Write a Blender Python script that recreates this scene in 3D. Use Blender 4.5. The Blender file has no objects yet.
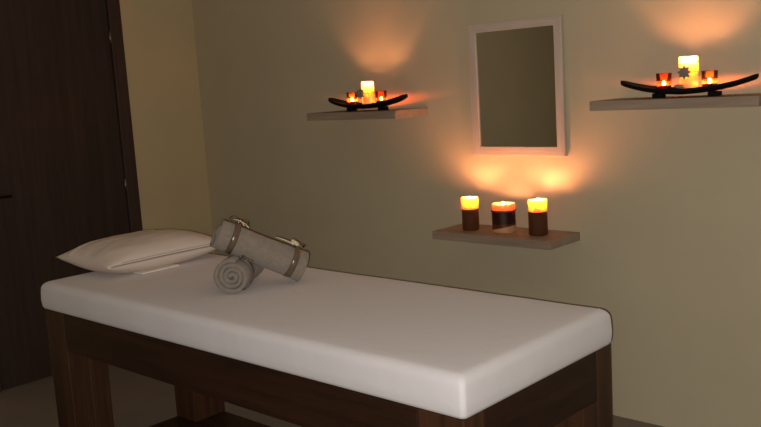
import bpy, bmesh, math, random
from mathutils import Vector, Matrix, Quaternion, noise
PI = math.pi
random.seed(5)
scn = bpy.context.scene
col = scn.collection

# ------------------------------------------------------------------ materials
def hexlin(r, g, b):
    f = lambda c: (c/255/12.92) if c/255 <= .04045 else ((c/255+.055)/1.055)**2.4
    return (f(r), f(g), f(b), 1)

def new_mat(name):
    m = bpy.data.materials.new(name); m.use_nodes = True
    nt = m.node_tree; nt.nodes.clear()
    out = nt.nodes.new('ShaderNodeOutputMaterial')
    return m, nt, out

def principled(name, base, rough=.6, bump=0, bscale=80, spec=.3, var=0, vscale=6, metallic=0, sheen=0, bdist=.002, sss=0, sssr=(1, .4, .2), sscale=.01, detail=4, stretch=(1, 1, 1)):
    m, nt, out = new_mat(name)
    p = nt.nodes.new('ShaderNodeBsdfPrincipled')
    nt.links.new(p.outputs[0], out.inputs[0])
    p.inputs['Base Color'].default_value = base
    p.inputs['Roughness'].default_value = rough
    p.inputs['Specular IOR Level'].default_value = spec
    p.inputs['Metallic'].default_value = metallic
    if sheen: p.inputs['Sheen Weight'].default_value = sheen; p.inputs['Sheen Roughness'].default_value = .6
    if sss:
        p.inputs['Subsurface Weight'].default_value = sss
        p.inputs['Subsurface Radius'].default_value = sssr
        p.inputs['Subsurface Scale'].default_value = sscale
    tc = nt.nodes.new('ShaderNodeTexCoord')
    mp = nt.nodes.new('ShaderNodeMapping'); mp.inputs['Scale'].default_value = stretch
    nt.links.new(tc.outputs['Object'], mp.inputs[0])
    if var:
        n = nt.nodes.new('ShaderNodeTexNoise'); n.inputs['Scale'].default_value = vscale; n.inputs['Detail'].default_value = 5
        nt.links.new(mp.outputs[0], n.inputs['Vector'])
        r = nt.nodes.new('ShaderNodeValToRGB')
        r.color_ramp.elements[0].position = .3; r.color_ramp.elements[1].position = .7
        r.color_ramp.elements[0].color = tuple(c*(1-var) for c in base[:3])+(1,)
        r.color_ramp.elements[1].color = tuple(min(1, c*(1+var)) for c in base[:3])+(1,)
        nt.links.new(n.outputs['Fac'], r.inputs[0]); nt.links.new(r.outputs[0], p.inputs['Base Color'])
    if bump:
        n = nt.nodes.new('ShaderNodeTexNoise'); n.inputs['Scale'].default_value = bscale; n.inputs['Detail'].default_value = detail
        nt.links.new(mp.outputs[0], n.inputs['Vector'])
        b = nt.nodes.new('ShaderNodeBump'); b.inputs['Strength'].default_value = bump; b.inputs['Distance'].default_value = bdist
        nt.links.new(n.outputs['Fac'], b.inputs['Height']); nt.links.new(b.outputs[0], p.inputs['Normal'])
    return m

def wood(name, dark, light, axis='X', scale=3, rough=.5, spec=.3, knots=False):
    """straight grain running along one object axis, with optional knots"""
    m, nt, out = new_mat(name)
    N = nt.nodes.new; L = nt.links.new
    p = N('ShaderNodeBsdfPrincipled'); L(p.outputs[0], out.inputs[0])
    p.inputs['Roughness'].default_value = rough; p.inputs['Specular IOR Level'].default_value = spec
    tc = N('ShaderNodeTexCoord'); mp = N('ShaderNodeMapping')
    s = [14*scale]*3; s['XYZ'.index(axis)] = .8*scale; mp.inputs['Scale'].default_value = s
    L(tc.outputs['Object'], mp.inputs[0])
    n1 = N('ShaderNodeTexNoise'); n1.inputs['Scale'].default_value = 1; n1.inputs['Detail'].default_value = 6; n1.inputs['Roughness'].default_value = .6
    L(mp.outputs[0], n1.inputs['Vector'])
    n2 = N('ShaderNodeTexNoise'); n2.inputs['Scale'].default_value = 5; n2.inputs['Detail'].default_value = 3
    L(mp.outputs[0], n2.inputs['Vector'])
    mx = N('ShaderNodeMath'); mx.operation = 'MULTIPLY_ADD'; mx.inputs[1].default_value = .35
    L(n2.outputs['Fac'], mx.inputs[0]); L(n1.outputs['Fac'], mx.inputs[2])
    r = N('ShaderNodeValToRGB')
    r.color_ramp.elements[0].position = .42; r.color_ramp.elements[0].color = dark
    r.color_ramp.elements[1].position = .9; r.color_ramp.elements[1].color = light
    L(mx.outputs[0], r.inputs[0])
    src = r.outputs[0]
    if knots:
        v = N('ShaderNodeTexVoronoi'); v.inputs['Scale'].default_value = 1
        m2 = N('ShaderNodeMapping'); k = [5, 5, 5]; k['XYZ'.index(axis)] = 2.2; m2.inputs['Scale'].default_value = k
        L(tc.outputs['Object'], m2.inputs[0]); L(m2.outputs[0], v.inputs['Vector'])
        r2 = N('ShaderNodeValToRGB')
        r2.color_ramp.elements[0].position = .03; r2.color_ramp.elements[0].color = (1, 1, 1, 1)
        r2.color_ramp.elements[1].position = .10; r2.color_ramp.elements[1].color = (0, 0, 0, 1)
        L(v.outputs['Distance'], r2.inputs[0])
        mix = N('ShaderNodeMix'); mix.data_type = 'RGBA'
        L(r2.outputs[0], mix.inputs['Factor']); L(src, mix.inputs[6]); mix.inputs[7].default_value = tuple(c*.35 for c in dark[:3])+(1,)
        src = mix.outputs[2]
    L(src, p.inputs['Base Color'])
    b = N('ShaderNodeBump'); b.inputs['Strength'].default_value = .25; b.inputs['Distance'].default_value = .002
    L(mx.outputs[0], b.inputs['Height']); L(b.outputs[0], p.inputs['Normal'])
    return m

def glow_wax(name, base, rough, sss=1, sssr=(1, .5, .2), sscale=.02, thin=.35):
    """translucent wax: light scatters inside it and passes through thin walls"""
    m = principled(name, base, rough, sss=sss, sssr=sssr, sscale=sscale)
    nt = m.node_tree
    p = next(n for n in nt.nodes if n.type == 'BSDF_PRINCIPLED'); out = next(n for n in nt.nodes if n.type == 'OUTPUT_MATERIAL')
    t = nt.nodes.new('ShaderNodeBsdfTranslucent'); t.inputs[0].default_value = base
    x = nt.nodes.new('ShaderNodeMixShader'); x.inputs[0].default_value = thin
    nt.links.new(p.outputs[0], x.inputs[1]); nt.links.new(t.outputs[0], x.inputs[2]); nt.links.new(x.outputs[0], out.inputs[0])
    return m

def emission(name, color, strength):
    m, nt, out = new_mat(name)
    e = nt.nodes.new('ShaderNodeEmission'); e.inputs[0].default_value = color; e.inputs[1].default_value = strength
    nt.links.new(e.outputs[0], out.inputs[0])
    return m

def tinted_glass(name, tint, haze, hz=.25):
    """thin drinking-glass wall: tinted see-through, a little milky, with a gloss"""
    m, nt, out = new_mat(name)
    N = nt.nodes.new; L = nt.links.new
    t = N('ShaderNodeBsdfTransparent'); t.inputs[0].default_value = tint
    tr = N('ShaderNodeBsdfTranslucent'); tr.inputs[0].default_value = haze
    g = N('ShaderNodeBsdfGlossy'); g.inputs['Roughness'].default_value = .05
    fr = N('ShaderNodeFresnel'); fr.inputs[0].default_value = 1.45
    a = N('ShaderNodeMixShader'); a.inputs[0].default_value = hz
    L(t.outputs[0], a.inputs[1]); L(tr.outputs[0], a.inputs[2])
    b = N('ShaderNodeMixShader'); L(fr.outputs[0], b.inputs[0]); L(a.outputs[0], b.inputs[1]); L(g.outputs[0], b.inputs[2])
    L(b.outputs[0], out.inputs[0])
    return m

def banded_wax(name):
    """dark band over a slanting cream foot, amber wax above (object-space height)"""
    m, nt, out = new_mat(name)
    N = nt.nodes.new; L = nt.links.new
    p = N('ShaderNodeBsdfPrincipled'); tr = N('ShaderNodeBsdfTranslucent'); ms = N('ShaderNodeMixShader'); ms.inputs[0].default_value = .35
    L(p.outputs[0], ms.inputs[1]); L(tr.outputs[0], ms.inputs[2]); L(ms.outputs[0], out.inputs[0])
    p.inputs['Roughness'].default_value = .45
    p.inputs['Subsurface Weight'].default_value = 1
    p.inputs['Subsurface Radius'].default_value = (1, .6, .3); p.inputs['Subsurface Scale'].default_value = .014
    tc = N('ShaderNodeTexCoord'); sx = N('ShaderNodeSeparateXYZ'); L(tc.outputs['Object'], sx.inputs[0])
    ns = N('ShaderNodeTexNoise'); ns.inputs['Scale'].default_value = 40; L(tc.outputs['Object'], ns.inputs['Vector'])
    b = N('ShaderNodeMath'); b.operation = 'MULTIPLY_ADD'; b.inputs[1].default_value = .006; L(ns.outputs['Fac'], b.inputs[0]); L(sx.outputs[2], b.inputs[2])
    a = N('ShaderNodeMath'); a.operation = 'MULTIPLY_ADD'; a.inputs[1].default_value = -.23; L(sx.outputs[0], a.inputs[0]); L(b.outputs[0], a.inputs[2])
    def ramp(src, stops):
        mr = N('ShaderNodeMapRange'); mr.inputs[1].default_value = -.02; mr.inputs[2].default_value = .18
        L(src, mr.inputs[0]); r = N('ShaderNodeValToRGB'); L(mr.outputs[0], r.inputs[0])
        els = r.color_ramp.elements
        els[0].position = (stops[0][0]+.02)/.2; els[0].color = stops[0][1]; els[1].position = (stops[1][0]+.02)/.2; els[1].color = stops[1][1]
        for z, c in stops[2:]: els.new((z+.02)/.2).color = c
        return r.outputs[0]
    body = ramp(b.outputs[0], [(.0, hexlin(98, 54, 28)), (.038, hexlin(90, 46, 26)), (.044, hexlin(34, 20, 24)), (.088, hexlin(32, 18, 22)), (.093, hexlin(130, 62, 30)), (.100, hexlin(246, 205, 140)), (.13, hexlin(250, 218, 160))])
    foot = ramp(a.outputs[0], [(.0, (1, 1, 1, 1)), (.019, (1, 1, 1, 1)), (.023, (0, 0, 0, 1))])
    mx = N('ShaderNodeMix'); mx.data_type = 'RGBA'
    L(foot, mx.inputs['Factor']); L(body, mx.inputs[6]); mx.inputs[7].default_value = hexlin(200, 184, 146)
    L(mx.outputs[2], p.inputs['Base Color']); L(mx.outputs[2], tr.inputs[0])
    return m

M = {}
M['wall'] = principled('wall paint', hexlin(196, 183, 153), .92, bump=.12, bscale=260, spec=.1, var=.03, vscale=3)
M['wall_l'] = principled('candle-tinted wall paint', hexlin(200, 181, 140), .92, bump=.12, bscale=260, spec=.1, var=.03, vscale=3)  # warmer than the back wall: candlelight tint is put into this colour
M['ceil'] = principled('ceiling paint', hexlin(205, 198, 180), .95, spec=.1)
M['floor'] = principled('floor vinyl', hexlin(128, 116, 105), .6, bump=.1, bscale=120, spec=.25, var=.08, vscale=5)
M['door'] = wood('dark door veneer', hexlin(48, 37, 31), hexlin(66, 51, 43), 'Z', 2.2, .55, .2)
M['doorframe'] = wood('dark door casing', hexlin(54, 42, 35), hexlin(74, 58, 49), 'Z', 2.2, .5, .2)
M['black'] = principled('gap shade', hexlin(12, 10, 9), .8)  # near-black colour stands in for the shade in the door gap
M['dark_metal'] = principled('bronzed metal', hexlin(30, 25, 22), .45, metallic=.6)
M['steel'] = principled('hinge steel', hexlin(150, 140, 125), .35, metallic=1)
M['sheet'] = principled('white fitted sheet', hexlin(224, 219, 219), .85, bump=.35, bscale=22, spec=.15, bdist=.004, sheen=.1)
M['pillow'] = principled('white cotton', hexlin(222, 208, 196), .88, bump=.3, bscale=30, spec=.12, bdist=.004)
M['tag'] = principled('bright white cotton', hexlin(240, 236, 226), .85)
M['piping'] = principled('cotton piping', hexlin(166, 150, 138), .85)
M['terry'] = principled('grey terry cloth', hexlin(142, 130, 117), .97, bump=.9, bscale=330, spec=.05, bdist=.003, var=.10, vscale=70, sheen=.25)
M['satin'] = principled('taupe satin', hexlin(122, 104, 88), .24, metallic=.45, spec=.7, var=.1, vscale=50)
M['cream'] = principled('cream paper ribbon', hexlin(222, 206, 176), .7)
M['oak'] = wood('washed oak laminate', hexlin(136, 116, 98), hexlin(166, 146, 126), 'X', 2.2, .55, .25)
M['mframe'] = wood('limed wood frame', hexlin(182, 167, 152), hexlin(208, 195, 181), 'Z', 3, .5, .25)
M['mframe_x'] = wood('limed wood frame across', hexlin(182, 167, 152), hexlin(208, 195, 181), 'X', 3, .5, .25)
M['tab_x'] = wood('stained pine along', hexlin(30, 17, 10), hexlin(58, 33, 19), 'X', 2.0, .5, .3, True)
M['tab_y'] = wood('stained pine across', hexlin(28, 16, 10), hexlin(52, 30, 18), 'Y', 2.0, .5, .3, True)
M['tab_z'] = wood('stained pine upright', hexlin(40, 25, 15), hexlin(80, 50, 30), 'Z', 2.0, .5, .3, True)
M['tray'] = principled('black lacquered wood', hexlin(13, 10, 9), .7, bump=.15, bscale=60, spec=.15)
M['ornament'] = principled('grey felt petals', hexlin(128, 120, 112), .9)
M['cord'] = principled('brown cord', hexlin(90, 60, 40), .9)
M['pebble'] = principled('grey pebble', hexlin(132, 124, 118), .6, var=.15, vscale=60)
M['wick'] = principled('charred wick', hexlin(25, 18, 14), .95)
M['wax_cream'] = glow_wax('ivory wax', hexlin(252, 218, 150), .45, sss=1, sssr=(1, .62, .3), sscale=.14, thin=.25)
M['wax_brown'] = principled('brown wax', hexlin(90, 48, 20), .75, sss=1, sssr=(1, .45, .12), sscale=.014)
M['wax_rim'] = glow_wax('glow-tinted wax rim', hexlin(252, 216, 164), .45, sss=1, sssr=(1, .6, .3), sscale=.035, thin=.4)  # paler than the brown body: part of the flame's glow sits in this colour
M['wax_tea'] = principled('white tealight wax', hexlin(235, 225, 200), .4, sss=1, sssr=(1, .6, .3), sscale=.01)
M['alu'] = principled('tealight aluminium', hexlin(190, 185, 175), .35, metallic=1)
M['wax_band'] = banded_wax('banded wax')
M['amber'] = tinted_glass('amber glass', (.85, .64, .42, 1), hexlin(235, 150, 70), .22)
M['red'] = tinted_glass('red amber glass', (.88, .50, .30, 1), hexlin(215, 105, 55), .2)
FL = 3.2
FC = (1, .37, .16, 1)
M['flame_big'] = emission('pillar flame', FC, 720*FL)
M['flame_low'] = emission('low tray pillar flame', FC, 190*FL)
M['flame_mid'] = emission('banded candle flame', FC, 230*FL)
M['flame_tray'] = emission('tray pillar flame', FC, 300*FL)
M['flame_tea'] = emission('tealight flame', FC, 650*FL)

# ------------------------------------------------------------------ helpers
def obj(name, bm, mat, parent=None, smooth=False, loc=None, rot=None):
    bmesh.ops.recalc_face_normals(bm, faces=bm.faces[:])
    me = bpy.data.meshes.new(name); bm.to_mesh(me); bm.free()
    if mat: me.materials.append(mat)
    if smooth:
        for p in me.polygons: p.use_smooth = True
    o = bpy.data.objects.new(name, me); col.objects.link(o)
    if parent: o.parent = parent
    if loc is not None: o.location = loc
    if rot is not None: o.rotation_euler = rot
    return o

def tag(o, label=None, cat=None, group=None, kind=None):
    if label: o['label'] = label
    if cat: o['category'] = cat
    if group: o['group'] = group
    if kind: o['kind'] = kind
    return o

def thing(name, loc, label, cat, group=None, rz=0):
    o = bpy.data.objects.new(name, None); o.empty_display_size = .05; col.objects.link(o)
    o.location = loc; o.rotation_euler = (0, 0, rz)
    return tag(o, label, cat, group)

def dup(root, loc, label, rz=None, mats=None):
    def cp(o, parent):
        c = o.copy(); col.objects.link(c)
        if parent: c.parent = parent
        for ch in list(o.children): cp(ch, c)
        return c
    r = cp(root, None); r.location = loc; r['label'] = label
    if rz is not None: r.rotation_euler = (0, 0, rz)
    return r

def add_box(bm, x0, x1, y0, y1, z0, z1, bev=0, seg=2):
    r = bmesh.ops.create_cube(bm, size=1)
    bmesh.ops.transform(bm, matrix=Matrix.Translation(((x0+x1)/2, (y0+y1)/2, (z0+z1)/2)) @ Matrix.Diagonal((x1-x0, y1-y0, z1-z0, 1)), verts=r['verts'])
    if bev:
        es = list({e for v in r['verts'] for e in v.link_edges})
        bmesh.ops.bevel(bm, geom=es, offset=bev, segments=seg, affect='EDGES', profile=.5)
    return bm

def box(*a, **k): return add_box(bmesh.new(), *a, **k)

def lathe(prof, n=40, bm=None):
    """profile of (r, z); r = 0 ends are closed to a pole"""
    bm = bm or bmesh.new(); rings = []
    for r, z in prof:
        if r < 1e-6: rings.append([bm.verts.new((0, 0, z))])
        else: rings.append([bm.verts.new((r*math.cos(2*PI*i/n), r*math.sin(2*PI*i/n), z)) for i in range(n)])
    for a, b in zip(rings, rings[1:]):
        for i in range(n):
            j = (i+1) % n
            f = [a[i % len(a)], a[j % len(a)], b[j % len(b)], b[i % len(b)]]
            u = []
            for v in f:
                if v not in u: u.append(v)
            if len(u) > 2:
                try: bm.faces.new(u)
                except ValueError: pass
    return bm

def tube(pts, r, n=8, bm=None, closed=False, flat=1.0, up=None):
    """round (or flattened) bar along a path"""
    bm = bm or bmesh.new(); pts = [Vector(p) for p in pts]; K = len(pts); rings = []
    up = Vector(up) if up else Vector((0, 0, 1))
    for i, p in enumerate(pts):
        t = (pts[(i+1) % K]-pts[i-1]) if closed else (pts[min(i+1, K-1)]-pts[max(i-1, 0)])
        t.normalize()
        s = t.cross(up)
        if s.length < 1e-4: s = t.cross(Vector((1, 0, 0)))
        s.normalize(); w = s.cross(t)
        rr = r[i] if isinstance(r, (list, tuple)) else r
        rings.append([bm.verts.new(p+s*(rr*math.cos(2*PI*k/n))+w*(rr*flat*math.sin(2*PI*k/n))) for k in range(n)])
    m = K if closed else K-1
    for i in range(m):
        a, b = rings[i], rings[(i+1) % K]
        for k in range(n): bm.faces.new((a[k], a[(k+1) % n], b[(k+1) % n], b[k]))
    if not closed:
        bm.faces.new(rings[0][::-1]); bm.faces.new(rings[-1])
    return bm

def grid_closed(bm, rows):
    """faces of a list of closed rings"""
    for a, b in zip(rows, rows[1:]):
        n = len(a)
        for i in range(n): bm.faces.new((a[i], a[(i+1) % n], b[(i+1) % n], b[i]))

def flame_mesh(h, r):
    return lathe([(0, 0), (r*.55, h*.07), (r*.92, h*.2), (r, h*.32), (r*.82, h*.5), (r*.52, h*.7), (r*.22, h*.88), (0, h)], 14)

# ------------------------------------------------------------------ room
RX, RY, RZ = 5.6, -4.7, 2.7
def struct(name, bm, mat, parent=None):
    o = obj(name, bm, mat, parent)
    if not parent: o['kind'] = 'structure'
    return o
struct('floor', box(-.1, RX+.1, RY-.1, .1, -.1, 0), M['floor'])
struct('ceiling', box(-.1, RX+.1, RY-.1, .1, RZ, RZ+.1), M['ceil'])
struct('wall_back', box(-.12, RX+.12, 0, .12, 0, RZ), M['wall'])
struct('wall_right', box(RX, RX+.12, RY, 0, 0, RZ), M['wall'])
struct('wall_front', box(-.12, RX+.12, RY-.12, RY, 0, RZ), M['wall'])
DY0, DY1, DH = -.523, -1.413, 2.10            # opening for the door in the left wall
bm = box(-.12, 0, DY0, 0, 0, RZ); add_box(bm, -.12, 0, RY, DY1, 0, RZ); add_box(bm, -.12, 0, DY1, DY0, DH, RZ)
struct('wall_left', bm, M['wall_l'])
door = bpy.data.objects.new('door_1', None); col.objects.link(door); door.location = (0, (DY0+DY1)/2, 0); door['kind'] = 'structure'
hy = (DY0+DY1)/2+.018
def dl(bm): bmesh.ops.translate(bm, vec=(0, -hy, 0), verts=bm.verts); return bm
obj('door_leaf', dl(box(-.03, .012, -1.352, -.548, .006, 2.055, bev=.002)), M['door'], door)
bm = box(-.1, .022, -.542, -.468, 0, 2.13, bev=.003); add_box(bm, -.1, .022, -1.432, -1.358, 0, 2.13, bev=.003); add_box(bm, -.1, .022, -1.432, -.468, 2.06, 2.135, bev=.003)
obj('door_casing', dl(bm), M['doorframe'], door)
obj('gap_backing', dl(box(-.1, -.034, -1.37, -.53, 0, 2.08)), M['black'], door)  # panel added behind the leaf, coloured black as the shade of the gap
for z in (.28, .94, 1.74):
    bm = lathe([(0, -.035), (.005, -.034), (.005, .034), (0, .035)], 12); bmesh.ops.translate(bm, vec=(.016, -.545-hy, z), verts=bm.verts)
    obj('hinge', bm, M['steel'], door, True)
bm = lathe([(0, 0), (.026, 0), (.026, .006), (.022, .009), (0, .009)], 24)
bmesh.ops.rotate(bm, cent=(0, 0, 0), matrix=Matrix.Rotation(PI/2, 3, 'Y'), verts=bm.verts)
bmesh.ops.translate(bm, vec=(.012, -1.295-hy, .972), verts=bm.verts)
hd = obj('door_handle', bm, M['dark_metal'], door, True)
obj('lever', tube([(.014, -1.295-hy, .972), (.05, -1.295-hy, .972), (.058, -1.287-hy, .972), (.058, -1.205-hy, .970)], .0075, 12, up=(0, 0, 1)), M['dark_metal'], hd, True)

# ------------------------------------------------------------------ massage table
X0, X1, Y0, Y1, ZB, ZT = 1.157, 3.167, -1.656, -.963, .642, .747
t = thing('massage_table', ((X0+X1)/2, (Y0+Y1)/2, 0), 'dark brown stained timber table base with square double-post legs under the white mattress', 'massage table')
TX, TY = (X0+X1)/2, (Y0+Y1)/2
def tb(x0, x1, y0, y1, z0, z1, b=.003): return box(x0-TX, x1-TX, y0-TY, y1-TY, z0, z1, bev=b)
fx0, fx1, fy0, fy1 = X0+.014, X1-.006, Y0+.004, Y1-.004
LW, LP, ZA = .138, .078, .50
for sx in (0, 1):
    for sy in (0, 1):
        xa = fx0 if sx == 0 else fx1-LW
        ya = fy0 if sy == 0 else fy1-LP
        lg = obj('leg', tb(xa, xa+LW, ya, ya+LP, .045, ZB), M['tab_z'], t)
        yb = ya+LP+.001 if sy == 0 else ya-LP-.001
        obj('support_post', tb(xa, xa+LW, yb, yb+LP, .045, ZA), M['tab_z'], lg)
for y in (fy0, fy1-.04): obj('side_apron', tb(fx0+LW+.001, fx1-LW-.001, y, y+.04, ZA, ZB), M['tab_x'], t)
for x in (fx0, fx1-.04): obj('end_apron', tb(x, x+.04, fy0+LP+.001, fy1-LP-.001, ZA+.001, ZB), M['tab_y'], t)
obj('deck', tb(fx0+.05, fx1-.05, fy0+.05, fy1-.05, .615, ZB-.002), M['tab_x'], t)
obj('base_board', tb(fx0, fx1, fy0, fy1, 0, .044), M['tab_x'], t)

# mattress: rounded block with a stretched sheet
def mattress():
    bm = bmesh.new()
    hx, hy_, h = (X1-X0)/2, (Y1-Y0)/2, ZT-ZB
    r = .029
    NX, NY = 70, 26
    # perimeter rings from bottom centre to top centre
    def ring(inset, z, rad):
        a, b = hx-inset, hy_-inset
        pts = []
        cr = max(rad, .002); K = 6
        for cx, cy, a0 in ((a-cr, b-cr, 0), (-a+cr, b-cr, PI/2), (-a+cr, -b+cr, PI), (a-cr, -b+cr, 1.5*PI)):
            for k in range(K+1):
                an = a0+PI/2*k/K
                pts.append((cx+cr*math.cos(an), cy+cr*math.sin(an)))
        # resample straight runs
        out = []
        for i in range(len(pts)):
            p, q = Vector(pts[i]), Vector(pts[(i+1) % len(pts)])
            n = NX if (i % (K+1) == K and i//(K+1) in (0, 2)) else NY if (i % (K+1) == K) else 1
            for k in range(n): out.append(p.lerp(q, k/n))
        return [bm.verts.new((p.x, p.y, z)) for p in out]
    CR = .014
    rows = [ring(.012, 0, CR), ring(.004, .003, CR), ring(.0, .012, CR), ring(-.002, h*.35, CR), ring(-.001, h*.6, CR)]
    for k in range(0, 7):
        an = PI/2*k/6
        rows.append(ring(r-r*math.cos(an), h-r+r*math.sin(an), CR))
    for f in (.06, .12): rows.append(ring(f, h+.001, CR))
    grid_closed(bm, rows)
    bm.faces.new(rows[0][::-1]); bm.faces.new(rows[-1])
    for v in bm.verts:
        n = noise.noise(Vector((v.co.x*5, v.co.y*5, v.co.z*9)))
        if v.co.z > .01: 
            v.co.z += .0015*n if v.co.z > h*.8 else 0
            v.co.y += .0022*noise.noise(Vector((v.co.x*7, 3, v.co.z*14))) if abs(v.co.y) > hy_-.03 else 0
            v.co.x += .0022*noise.noise(Vector((v.co.y*7, 8, v.co.z*14))) if abs(v.co.x) > hx-.03 else 0
    return bm
mt = obj('mattress', mattress(), M['sheet'], None, True, (TX, TY, ZB+.0005))
tag(mt, 'long white massage mattress in a fitted sheet lying on the dark timber table', 'mattress')

# ------------------------------------------------------------------ pillow
PC = Vector((1.255, -1.255, ZT+.0045))
def pillow():
    bm = bmesh.new(); NU, NV = 44, 44
    hx, hy_ = .20, .275
    def P(u, v, side):
        # outline pinched between corners
        x = hx*u*(1-.05*(1-v*v)*abs(u)**2); y = hy_*v*(1-.05*(1-u*u)*abs(v)**2)
        fu = max(0, 1-abs(u)**2.6)**.62; fv = max(0, 1-abs(v)**2.6)**.62
        th = .110*(fu*fv)**.85
        # the empty end of the case: nearly flat beyond u = -.55, most towards the near corner
        c = max(0, min(1, (-.42-u)/.28))*max(0, min(1, (.6-v)/.9))
        c = c*c*(3-2*c)
        th = th*(1-.05*c)
        wr = .0035*noise.noise(Vector((u*2.2+3, v*2.2, 1.3)))+.002*noise.noise(Vector((u*6, v*3, 4)))
        ez = .052 + .006*max(0, -u)*max(0, -v)
        z = ez + (th*.62 + wr*min(1, th*30) if side > 0 else -th*.62)
        # crease ring where the filling ends
        z += (.005*math.exp(-((u+.56)/.05)**2)*min(1, th*25) if side > 0 and v < .5 else 0)
        return Vector((x, y, max(z, .0)))
    top = [[bm.verts.new(P(-1+2*i/NU, -1+2*j/NV, 1)) for j in range(NV+1)] for i in range(NU+1)]
    bot = [[top[i][j] if i in (0, NU) or j in (0, NV) else bm.verts.new(P(-1+2*i/NU, -1+2*j/NV, -1)) for j in range(NV+1)] for i in range(NU+1)]
    for g, fl in ((top, 0), (bot, 1)):
        for i in range(NU):
            for j in range(NV):
                f = [g[i][j], g[i+1][j], g[i+1][j+1], g[i][j+1]]
                bm.faces.new(f[::-1] if fl else f)
    edge = [top[NU][j].co.copy() for j in range(NV+1)]
    return bm, edge
pbm, pedge = pillow()
pil = thing('pillow', PC, 'plump white pillow in a cotton case lying at the door end of the mattress', 'pillow')
obj('pillowcase', pbm, M['pillow'], pil, True)
obj('piping', tube([p+Vector((.0, 0, .001)) for p in pedge[1:-1]], .0028, 8), M['piping'], pil, True)
obj('seam', tube([p+Vector((-.004, 0, .0075+.002*math.sin(PI*i/len(pedge)))) for i, p in list(enumerate(pedge))[5:-5]], .0012, 6), M['piping'], pil, True)
bm = box(.09, .185, -.13, .04, -.001, .003, bev=.0007); 
obj('case_flap', bm, M['tag'], pil)['label'] = 'bright white loose flap of the case under the pillow'

# ------------------------------------------------------------------ rolled towels
def spiral_roll(R, L, turns, seed, flare=0, NL=26, NT=30):
    """rolled cloth along local +X, centred on the axis, spiral ends"""
    bm = bmesh.new(); K = int(turns*NT); r0 = .006
    pitch = (R-r0)/turns; th = pitch*.86
    def pt(i, off, l):
        a = 2*PI*i/NT; r = r0+pitch*i/NT
        if i > K-NT*.25: pass
        r += off*th
        s = l/L
        n = noise.noise(Vector((math.cos(a)*1.6+seed, math.sin(a)*1.6, s*3+i*.003)))
        r *= 1+.13*noise.noise(Vector((a*.55+seed, i/NT*.8, s*2)))*max(0, 1-i/K)**.7
        if flare: r *= 1+flare*max(0, (s-.86)/.14)
        r *= 1+.035*n+.015*noise.noise(Vector((a*2.3, s*7, seed)))
        # ends rounded and layers stepped
        lay = i/NT
        st = .004*math.sin(lay*2.1+seed)+.003*noise.noise(Vector((a*.8+seed, lay, 2)))
        x = l-L/2
        e = max(0, abs(s-.5)-.44)/.06
        x += (st if s > .5 else -st)*min(1, e*1.2)
        return Vector((x, r*math.cos(a), r*math.sin(a)*.97))
    rows = []
    for q in range(NL+1):
        s = q/NL; l = L*(.5-.5*math.cos(PI*s))*.35+L*s*.65
        ring = [bm.verts.new(pt(i, -.5+(.0 if i < K-3 else .0), l)) for i in range(K+1)]
        ring += [bm.verts.new(pt(i, .5-(.35 if i in (0, K) else 0), l)) for i in range(K, -1, -1)]
        rows.append(ring)
    grid_closed(bm, rows)
    for ring, fl in ((rows[0], 1), (rows[-1], 0)):
        n = len(ring)
        for i in range(K):
            f = [ring[i], ring[i+1], ring[n-2-i], ring[n-1-i]]
            bm.faces.new(f[::-1] if fl else f)
    return bm

def frame_matrix(p0, p1, up=(0, 0, 1)):
    x = (Vector(p1)-Vector(p0)).normalized(); y = Vector(up).cross(x).normalized(); z = x.cross(y)
    m = Matrix((x, y, z)).transposed().to_4x4(); m.translation = (Vector(p0)+Vector(p1))/2
    return m

def ribbon_ring(R, x, w):
    bm = bmesh.new(); n = 48; rows = []
    for dx, dr in ((-w/2, 0), (-w/2, .0022), (-w*.2, .0032), (w*.2, .0028), (w/2, .0022), (w/2, 0)):
        rows.append([bm.verts.new((x+dx, (R+dr)*math.cos(2*PI*i/n), (R+dr)*.98*math.sin(2*PI*i/n))) for i in range(n)])
    grid_closed(bm, rows+[rows[0]])
    return bm

def bow(bm, c, n_dir, side, size, w):
    """two loops, two tails and a knot tied at c; n_dir points off the cloth, side along the loops"""
    n_dir = Vector(n_dir).normalized(); side = Vector(side).normalized(); ax = n_dir.cross(side)
    for s in (-1, 1):
        pts = []
        for k in range(13):
            a = PI*2*k/12
            pts.append(c+side*(s*size*(.5-.5*math.cos(a)))+n_dir*(size*.30*math.sin(a)*(-1 if s < 0 else 1)*.8+.006+.004*(.5-.5*math.cos(a))))
        tube(pts, w/2, 8, bm, flat=.12, up=n_dir+side*.01)
        tube([c+n_dir*.004, c+side*s*size*.4+ax*size*.35+n_dir*.005, c+side*s*size*.75+ax*size*.75*s*.4+ax*size*.3+n_dir*.003], w/2*.8, 8, bm, flat=.12, up=n_dir)
    r = bmesh.ops.create_icosphere(bm, subdivisions=2, radius=w*.55)
    bmesh.ops.translate(bm, vec=c+n_dir*.006, verts=r['verts'])

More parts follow.
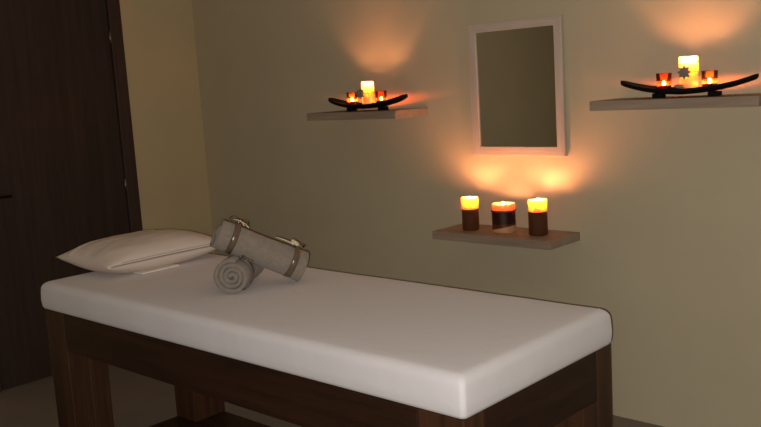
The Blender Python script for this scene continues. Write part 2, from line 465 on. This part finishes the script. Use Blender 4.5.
RL, RU = .058, .0535
p0 = Vector((1.950, -1.396, .9505)); p1 = Vector((2.099, -1.160, .8045))
a0 = Vector((2.029, -1.413, ZT+RL+.003)); ad = Vector((-.59, .81, 0)).normalized()
tl = thing('rolled_towel', (0, 0, 0), 'lower grey rolled towel with its spiral end showing, lying flat on the mattress', 'rolled towel', 'grey rolled towels tied with ribbon')
tl.matrix_world = frame_matrix(a0, a0+ad*.25)
def pressed(bm, mw, extra=0):
    # the lower roll gives way under the upper one
    d = (p1-p0).normalized(); inv = mw.inverted()
    for v in bm.verts:
        w = mw @ v.co; q = p0+d*(w-p0).dot(d); o = w-q
        lim = RU*1.09
        if o.length < lim and w.z < ZT+.14: v.co = inv @ (q+o.normalized()*(lim+(0 if extra else .3*max(0, RL-(w-a0).cross(ad).length)*0)))
        w = mw @ v.co
        if w.z < ZT+.004: v.co = inv @ Vector((w.x, w.y, ZT+.004))
    return bm
obj('towel', pressed(spiral_roll(RL, .25, 3.3, 1.7), frame_matrix(a0, a0+ad*.25)), M['terry'], tl, True)
TLM = frame_matrix(a0, a0+ad*.25)
obj('ribbon', pressed(ribbon_ring(RL*1.02, -.070, .022), TLM, .004), M['satin'], tl, True)
bm = bmesh.new(); bow(bm, Vector((-.078, -.040, .044)), (0, -.8, 1), (.3, 1, .6), .022, .012)
obj('ribbon_bow', pressed(bm, TLM, .004), M['satin'], tl, True)

tu = thing('rolled_towel', (0, 0, 0), 'upper grey rolled towel propped slanting across the lower roll, tied with two satin ribbons', 'rolled towel', 'grey rolled towels tied with ribbon')
tu.matrix_world = frame_matrix(p0, p1)
LU = (p1-p0).length
obj('towel', spiral_roll(RU, LU, 4.0, 5.2, .07), M['terry'], tu, True)
for x in (-LU*.33, LU*.365): obj('ribbon', ribbon_ring(RU*1.02, x, .021), M['satin'], tu, True)
bm = bmesh.new(); bow(bm, Vector((-LU*.33, .006, RU*.97)), (0, .1, 1), (1, .35, 0), .036, .014)
obj('ribbon_bow', bm, M['satin'], tu, True)
bm = bmesh.new()
tube([(-LU*.40, .000, RU+.006), (-LU*.35, -.006, RU+.011), (-LU*.26, -.010, RU+.008), (-LU*.22, -.02, RU+.001)], .0035, 8, bm, flat=.5)
tube([(-LU*.36, .02, RU), (-LU*.32, .008, RU+.012), (-LU*.27, -.016, RU+.002)], .003, 8, bm, flat=.5)
obj('paper_twist', bm, M['cream'], tu, True)['label'] = 'cream paper twist in the bow'
bm = bmesh.new()
tube([(LU*.10, .004, RU+.003), (LU*.18, -.002, RU+.006), (LU*.27, -.004, RU+.006), (LU*.365, -.002, RU+.006)], [.0035, .0065, .0075, .004], 10, bm, flat=.4)
for k in range(7):
    a = 2*PI*k/7
    r = bmesh.ops.create_icosphere(bm, subdivisions=2, radius=.0085)
    bmesh.ops.transform(bm, matrix=Matrix.Translation((LU*.32+.008*math.cos(a), -.004+.008*math.sin(a), RU+.010+.003*math.sin(3*a))) @ Matrix.Diagonal((1, 1, .8, 1)), verts=r['verts'])
tube([(LU*.365, -.002, RU+.006), (LU*.39, .01, RU+.006), (LU*.43, .015, RU+.001)], .003, 8, bm, flat=.5)
obj('paper_flower', bm, M['cream'], tu, True)['label'] = 'cream dried leaf and small flower tied at the lower ribbon'
bm = bmesh.new(); bow(bm, Vector((LU*.372, .008, RU*.97)), (0, .2, 1), (1, .5, 0), .026, .012)
obj('ribbon_bow', bm, M['satin'], tu, True)

# ------------------------------------------------------------------ shelves
SD, ST = .229, .035
def shelf(x0, x1, z, label):
    o = obj('wall_shelf', box(-(x1-x0)/2, (x1-x0)/2, -SD, -.0005, 0, ST, bev=.0012), M['oak'], None, False, ((x0+x1)/2, 0, z))
    return tag(o, label, 'shelf', 'floating wood shelves on the back wall')
ZA_, ZB_, ZC_ = 1.2500, 1.2615, .7225
shelf(1.161, 1.737, ZA_, 'floating pale wood shelf nearest the room corner, holding a boat tray of candles')
shelf(2.696, 3.305, ZB_, 'floating pale wood shelf right of the mirror, holding a boat tray of candles')
shelf(1.912, 2.508, ZC_, 'low floating pale wood shelf under the mirror with three brown candles')

# ------------------------------------------------------------------ mirror
mx0, mx1, mz0, mz1, md = 1.999, 2.462, 1.071, 1.634, .021
MW, MH, fw = mx1-mx0, mz1-mz0, .037
mi = thing('wall_mirror', ((mx0+mx1)/2, 0, mz0), 'rectangular mirror in a pale limed wood frame hanging above the low shelf', 'mirror')
def mitred(a, b, c, d):
    bm = bmesh.new(); vs = []
    for y in (-md, -.001): vs.append([bm.verts.new((p[0], y, p[1])) for p in (a, b, c, d)])
    bm.faces.new(vs[0]); bm.faces.new(vs[1][::-1])
    for i in range(4): bm.faces.new((vs[0][i], vs[1][i], vs[1][(i+1) % 4], vs[0][(i+1) % 4]))
    bmesh.ops.bevel(bm, geom=bm.edges[:], offset=.0012, segments=1, affect='EDGES')
    return bm
o_ = [(-MW/2, 0), (MW/2, 0), (MW/2, MH), (-MW/2, MH)]
i_ = [(-MW/2+fw, fw), (MW/2-fw, fw), (MW/2-fw, MH-fw), (-MW/2+fw, MH-fw)]
fr = obj('frame', box(-MW/2+.004, MW/2-.004, -.008, -.001, .004, MH-.004), M['oak'], mi)
for k in range(4):
    obj('frame_rail', mitred(o_[k], o_[(k+1) % 4], i_[(k+1) % 4], i_[k]), M['mframe_x'] if k % 2 == 0 else M['mframe'], fr)
mm, nt, out = new_mat('silvered glass')
g = nt.nodes.new('ShaderNodeBsdfGlossy'); g.inputs[0].default_value = (.56, .56, .55, 1); g.inputs['Roughness'].default_value = .015
nt.links.new(g.outputs[0], out.inputs[0])
obj('mirror_glass', box(-MW/2+fw-.004, MW/2-fw+.004, -.014, -.0085, fw-.004, MH-fw+.004), mm, mi)

# ------------------------------------------------------------------ candles
def candle_shell(R, h, cup, wall, lump=0, seed=0):
    """pillar with a hollow burnt well; closed skin"""
    ri = R-wall
    bm = lathe([(0, 0), (R-.003, 0), (R, .003), *[(R, .003+(h-.007)*k/9) for k in range(1, 9)], (R, h-.004), (R-wall*.3, h-.001), (R-wall*.6, h), (ri+.0005, h-.003), (ri-.001, h-cup*.3), (ri-.0035, h-cup*.5), (ri-.008, h-cup*.72), (ri-.013, h-cup*.9), (ri-.018, h-cup), (ri*.3, h-cup-.001), (0, h-cup-.001)], 44)
    for v in bm.verts:
        a = math.atan2(v.co.y, v.co.x)
        if v.co.z > h*.9: v.co.z += lump*noise.noise(Vector((math.cos(a)*2+seed, math.sin(a)*2, seed)))
        r = 1+.012*noise.noise(Vector((v.co.x*30+seed, v.co.y*30, v.co.z*18)))
        v.co.x *= r; v.co.y *= r
    return bm

def light_candle(root, z, fh, fr_, fm):
    w = obj('wick', tube([(0, 0, z-.003), (.0005, 0, z+.006), (.0015, .0005, z+.011)], .0012, 8), M['wick'], root)
    return obj('flame', flame_mesh(fh, fr_), fm, root, True, (0, 0, z+.006))

ZS = ZC_+ST+.0004
def brown_pillar(loc, label, h=.145, R=.037, seed=0, lean=0):
    t = thing('pillar_candle', loc, label, 'candle', 'candles on the low shelf', seed)
    cup = .038
    hb = h-cup-.012
    obj('wax_body', lathe([(0, 0), (R-.004, 0), (R, .004), (R*1.005, hb*.5), (R, hb), (R*.5, hb), (0, hb)], 44), M['wax_brown'], t, True)
    bm = candle_shell(R, h-hb, cup, .0055, .004, seed)
    obj('wax_rim', bm, M['wax_rim'], t, True, (0, 0, hb))['label'] = 'glowing top of the brown candle lit from inside, glow partly in its paler colour'
    light_candle(t, h-cup, .033, .0055, M['flame_big'])
    return t
c1 = brown_pillar((2.053, -.134, ZS), 'brown candle with glowing top at the left end of the low shelf', .143, .0365, .3)
c3 = brown_pillar((2.387, -.122, ZS), 'brown candle with glowing top at the right end of the low shelf', .147, .0385, 1.9)
c2 = thing('banded_candle', (2.213, -.114, ZS), 'wide candle with dark band, cord and slanting cream foot between two brown candles', 'candle', 'candles on the low shelf')
obj('wax_body', candle_shell(.0495, .1215, .026, .005, .002, 4), M['wax_band'], c2, True)
light_candle(c2, .0955, .026, .0055, M['flame_mid'])
bm = tube([(.0508*math.cos(2*PI*k/40), .0508*math.sin(2*PI*k/40), .091+.001*math.sin(2*PI*k/40*3)) for k in range(40)], .0028, 8, closed=True)
tube([(.05, -.012, .091), (.056, -.016, .089), (.058, -.018, .080)], .0018, 6, bm)
obj('cord', bm, M['cord'], c2, True)

# ------------------------------------------------------------------ boat trays with candles
def tray_mesh():
    bm = bmesh.new(); N = 48; rows = []
    for i in range(N+1):
        u = -1+2*i/N; au = abs(u)
        w = .056*max(0, 1-au**2.4)**.5+.006*(1-au)+.0035
        zc = .0255+.037*au**2.1
        th = .0165*(1-.4*au)
        if au > .97: th *= .6
        x = u*.249
        prof = []
        for k in range(20):
            a = 2*PI*k/20; c, s = math.cos(a), math.sin(a)
            y = w*math.copysign(abs(c)**.6, c)
            z = zc+th*math.copysign(abs(s)**.6, s)
            if s > 0: z -= min(.0235*(1-au)**.7, 2*th-.007)*(1-min(1, abs(y/w))**4)      # dished
            prof.append(bm.verts.new((x, y, z)))
        rows.append(prof)
    grid_closed(bm, rows); bm.faces.new(rows[0][::-1]); bm.faces.new(rows[-1])
    return bm
def flower(R):
    """layered star flower facing -Y"""
    bm = bmesh.new()
    for lay, (n, r, y0, a0) in enumerate(((8, R, 0, 0), (8, R*.68, -.004, .39))):
        for k in range(n):
            a = 2*PI*k/n+a0
            d = Vector((math.cos(a), 0, math.sin(a))); s = Vector((-math.sin(a), 0, math.cos(a)))
            w = r*.22
            tips = [(0, .3), (.35, .85), (.65, 1), (.88, .55), (1.0, .05)]
            L_, R_, = [], []
            for q, wf in tips:
                y = y0-.004*math.sin(q*PI)
                L_.append((d*(r*q)+s*(w*wf)+Vector((0, y, 0)))); R_.append((d*(r*q)-s*(w*wf)+Vector((0, y, 0))))
            for off in (0,):
                fl = [bm.verts.new(p) for p in L_]; fr2 = [bm.verts.new(p) for p in R_]
                bl = [bm.verts.new(p+Vector((0, .0025, 0))) for p in L_]; br = [bm.verts.new(p+Vector((0, .0025, 0))) for p in R_]
                for i in range(4):
                    bm.faces.new((fl[i], fl[i+1], fr2[i+1], fr2[i])); bm.faces.new((bl[i], br[i], br[i+1], bl[i+1]))
                    bm.faces.new((fl[i], bl[i], bl[i+1], fl[i+1])); bm.faces.new((fr2[i], fr2[i+1], br[i+1], br[i]))
                bm.faces.new((fl[0], fr2[0], br[0], bl[0])); bm.faces.new((fl[4], bl[4], br[4], fr2[4]))
    r = bmesh.ops.create_icosphere(bm, subdivisions=2, radius=R*.2)
    bmesh.ops.translate(bm, vec=(0, -.006, 0), verts=r['verts'])
    return bm

def tray(x, y, z, label):
    t = thing('boat_tray', (x, y, z), label, 'tray', 'black boat-shaped candle trays')
    obj('tray_body', tray_mesh(), M['tray'], t, True)
    for s in (-1, 1): obj('foot', box(s*.1015-.0185, s*.1015+.0185, -.018, .018, 0, .0165, bev=.002), M['tray'], t)
    return t
YS = -.117
TA = (1.4625, YS, ZA_+ST+.0004); TB = (3.015, YS, ZB_+ST+.0004)
trA = tray(*TA, 'black boat-shaped tray with upturned ends on the shelf nearest the room corner')
trB = dup(trA, TB, 'black boat-shaped tray with upturned ends on the shelf right of the mirror')
def zt(dx):      # height of the dished tray top at offset dx from its centre
    au = abs(dx)/.252
    return .0255+.037*au**2.1+.0165*(1-.4*au)-min(.0235*(1-au)**.7, .033*(1-.4*au)-.007)+.0008

def tray_pillar(loc, label, rz, face, R, h, fm='flame_tray'):
    t = thing('pillar_candle', loc, label, 'candle', 'ivory pillar candles on the trays', 0)
    obj('wax_body', candle_shell(R, h, .037, .005, .003, 7), M['wax_cream'], t, True)
    light_candle(t, h-.037, .029, .005, M[fm])
    n = 40
    q = h-.022
    bm = tube([((R+.0012)*math.cos(2*PI*k/n), (R+.0012)*math.sin(2*PI*k/n), q+.005*math.cos(2*PI*k/n-1.0)) for k in range(n)], .0011, 6, closed=True)
    tube([((R+.0012)*math.cos(2*PI*k/n), (R+.0012)*math.sin(2*PI*k/n), q-.034+.002*math.cos(2*PI*k/n)) for k in range(n)], .0011, 6, bm, closed=True)
    obj('cord', bm, M['cord'], t, True)
    d = Vector((math.sin(rz), -math.cos(rz), 0))
    obj('flower_ornament', flower(.025), M['ornament'], t, False, d*(R+.006+.014*abs(face-rz))+Vector((0, 0, h-.054)), (0, 0, face))
    return t
tray_pillar((TA[0]+.012, YS, TA[2]+zt(.012+.026)), 'ivory pillar candle with grey flower on the tray nearest the room corner', -.25, .25, .0295, .114, 'flame_low')
tray_pillar((TB[0]+.010, YS, TB[2]+zt(.010+.03)), 'ivory pillar candle with grey flower on the tray right of the mirror', 0.0, .0, .0318, .119)

def glass_cup(mat, loc, label):
    t = thing('candle_glass', loc, label, 'candle holder', 'tealight glasses on the trays')
    R0, R1, h = .0245, .0272, .056
    obj('glass', lathe([(0, 0), (R0-.001, 0), (R0, .001), (R1, h-.001), (R1-.001, h), (R1-.002, h-.001), (R0-.0015, .005), (0, .005)], 40), mat, t, True)
    bm = tube([((R0+.0022+.0015)*math.cos(2*PI*k/40), (R0+.0022+.0015)*math.sin(2*PI*k/40), .030) for k in range(40)], .0012, 6, closed=True)
    obj('cord', bm, M['cord'], t, True)
    return t
def tealight(loc, label):
    t = thing('tealight', loc, label, 'candle', 'tealights in the glasses')
    R = .0185
    obj('metal_cup', lathe([(0, 0), (R, 0), (R, .0075), (R+.0006, .008), (R-.0004, .0078), (R-.0005, .0006), (0, .0006)], 32), M['alu'], t, True)
    obj('wax', lathe([(0, .0008), (R-.0007, .0008), (R-.0007, .0058), (R*.6, .005), (0, .005)], 32), M['wax_tea'], t, True)
    w = obj('wick', tube([(0, 0, .004), (.0004, 0, .0085)], .0009, 6), M['wick'], t)
    obj('flame', flame_mesh(.0165, .0056), M['flame_tea'], t, True, (0, 0, .0075))
    return t
for base, dx, mat, gl, tl_ in (
    (TA, -.094, 'amber', 'amber tealight glass on the corner-side tray, nearer the room corner', 'tealight burning in the corner-side tray\'s glass nearer the room corner'),
    (TA, .094, 'red', 'reddish tealight glass on the corner-side tray, nearer the mirror', 'tealight burning in the corner-side tray\'s glass nearer the mirror'),
    (TB, -.082, 'red', 'reddish tealight glass left of the ivory candle on the tray right of the mirror', 'tealight burning in the glass left of the ivory candle, right of the mirror'),
    (TB, .0845, 'amber', 'amber tealight glass right of the ivory candle on the tray right of the mirror', 'tealight burning in the rightmost glass, on the tray right of the mirror')):
    z = base[2]+zt(abs(dx)+.0)+.001
    z = base[2]+max(zt(abs(dx)-.024), zt(abs(dx)+.024))+.0012
    glass_cup(M[mat], (base[0]+dx, YS, z), gl)
    tealight((base[0]+dx, YS, z+.0056), tl_)

bm = bmesh.new(); bmesh.ops.create_icosphere(bm, subdivisions=3, radius=1)
for v in bm.verts:
    v.co *= 1+.12*noise.noise(v.co*1.3); v.co = Vector((v.co.x*.020, v.co.y*.014, v.co.z*.0075))
tag(obj('pebble', bm, M['pebble'], None, True, (TB[0]-.007, YS-.040, TB[2]+zt(.0)+.019)), 'small grey pebble in front of the ivory candle on the tray right of the mirror', 'pebble')

# ------------------------------------------------------------------ camera and the phone's own lamp
cam_loc = Vector((4.358, -3.163, 1.415)); pit, roll, yaw, fpx = -.1472, -.0620, .7525, 886.11
fwd = Vector((-math.sin(yaw)*math.cos(pit), math.cos(yaw)*math.cos(pit), math.sin(pit)))
rt = Vector((math.cos(yaw), math.sin(yaw), 0)); up = rt.cross(fwd)
r2 = rt*math.cos(roll)+up*math.sin(roll); u2 = -rt*math.sin(roll)+up*math.cos(roll)
cd = bpy.data.cameras.new('camera'); cd.sensor_width = 36; cd.lens = fpx/761*36; cd.clip_start = .02
cam = bpy.data.objects.new('camera', cd); col.objects.link(cam)
cam.matrix_world = Matrix((r2, u2, -fwd)).transposed().to_4x4(); cam.location = cam_loc
scn.camera = cam
# the photographer's phone lamp, beside and below the lens
ld = bpy.data.lights.new('phone_lamp', 'SPOT'); ld.energy = 150; ld.color = (1, .965, .92); ld.spot_size = math.radians(160); ld.spot_blend = .85; ld.shadow_soft_size = .004
lo = bpy.data.objects.new('phone_lamp', ld); col.objects.link(lo)
lo.matrix_world = cam.matrix_world.copy(); lo.location = cam_loc-r2*.011-u2*.009

w = bpy.data.worlds.new('world'); scn.world = w; w.use_nodes = True
w.node_tree.nodes['Background'].inputs[0].default_value = (0, 0, 0, 1)
scn.view_settings.view_transform = 'Standard'; scn.view_settings.look = 'None'
scn.view_settings.exposure = 0; scn.view_settings.gamma = 1
scn.view_settings.use_curve_mapping = False
scn.cycles.use_denoising = True
scn.cycles.max_bounces = 14; scn.cycles.diffuse_bounces = 6; scn.cycles.transparent_max_bounces = 16; scn.cycles.transmission_bounces = 10
scn.cycles.sample_clamp_indirect = 6
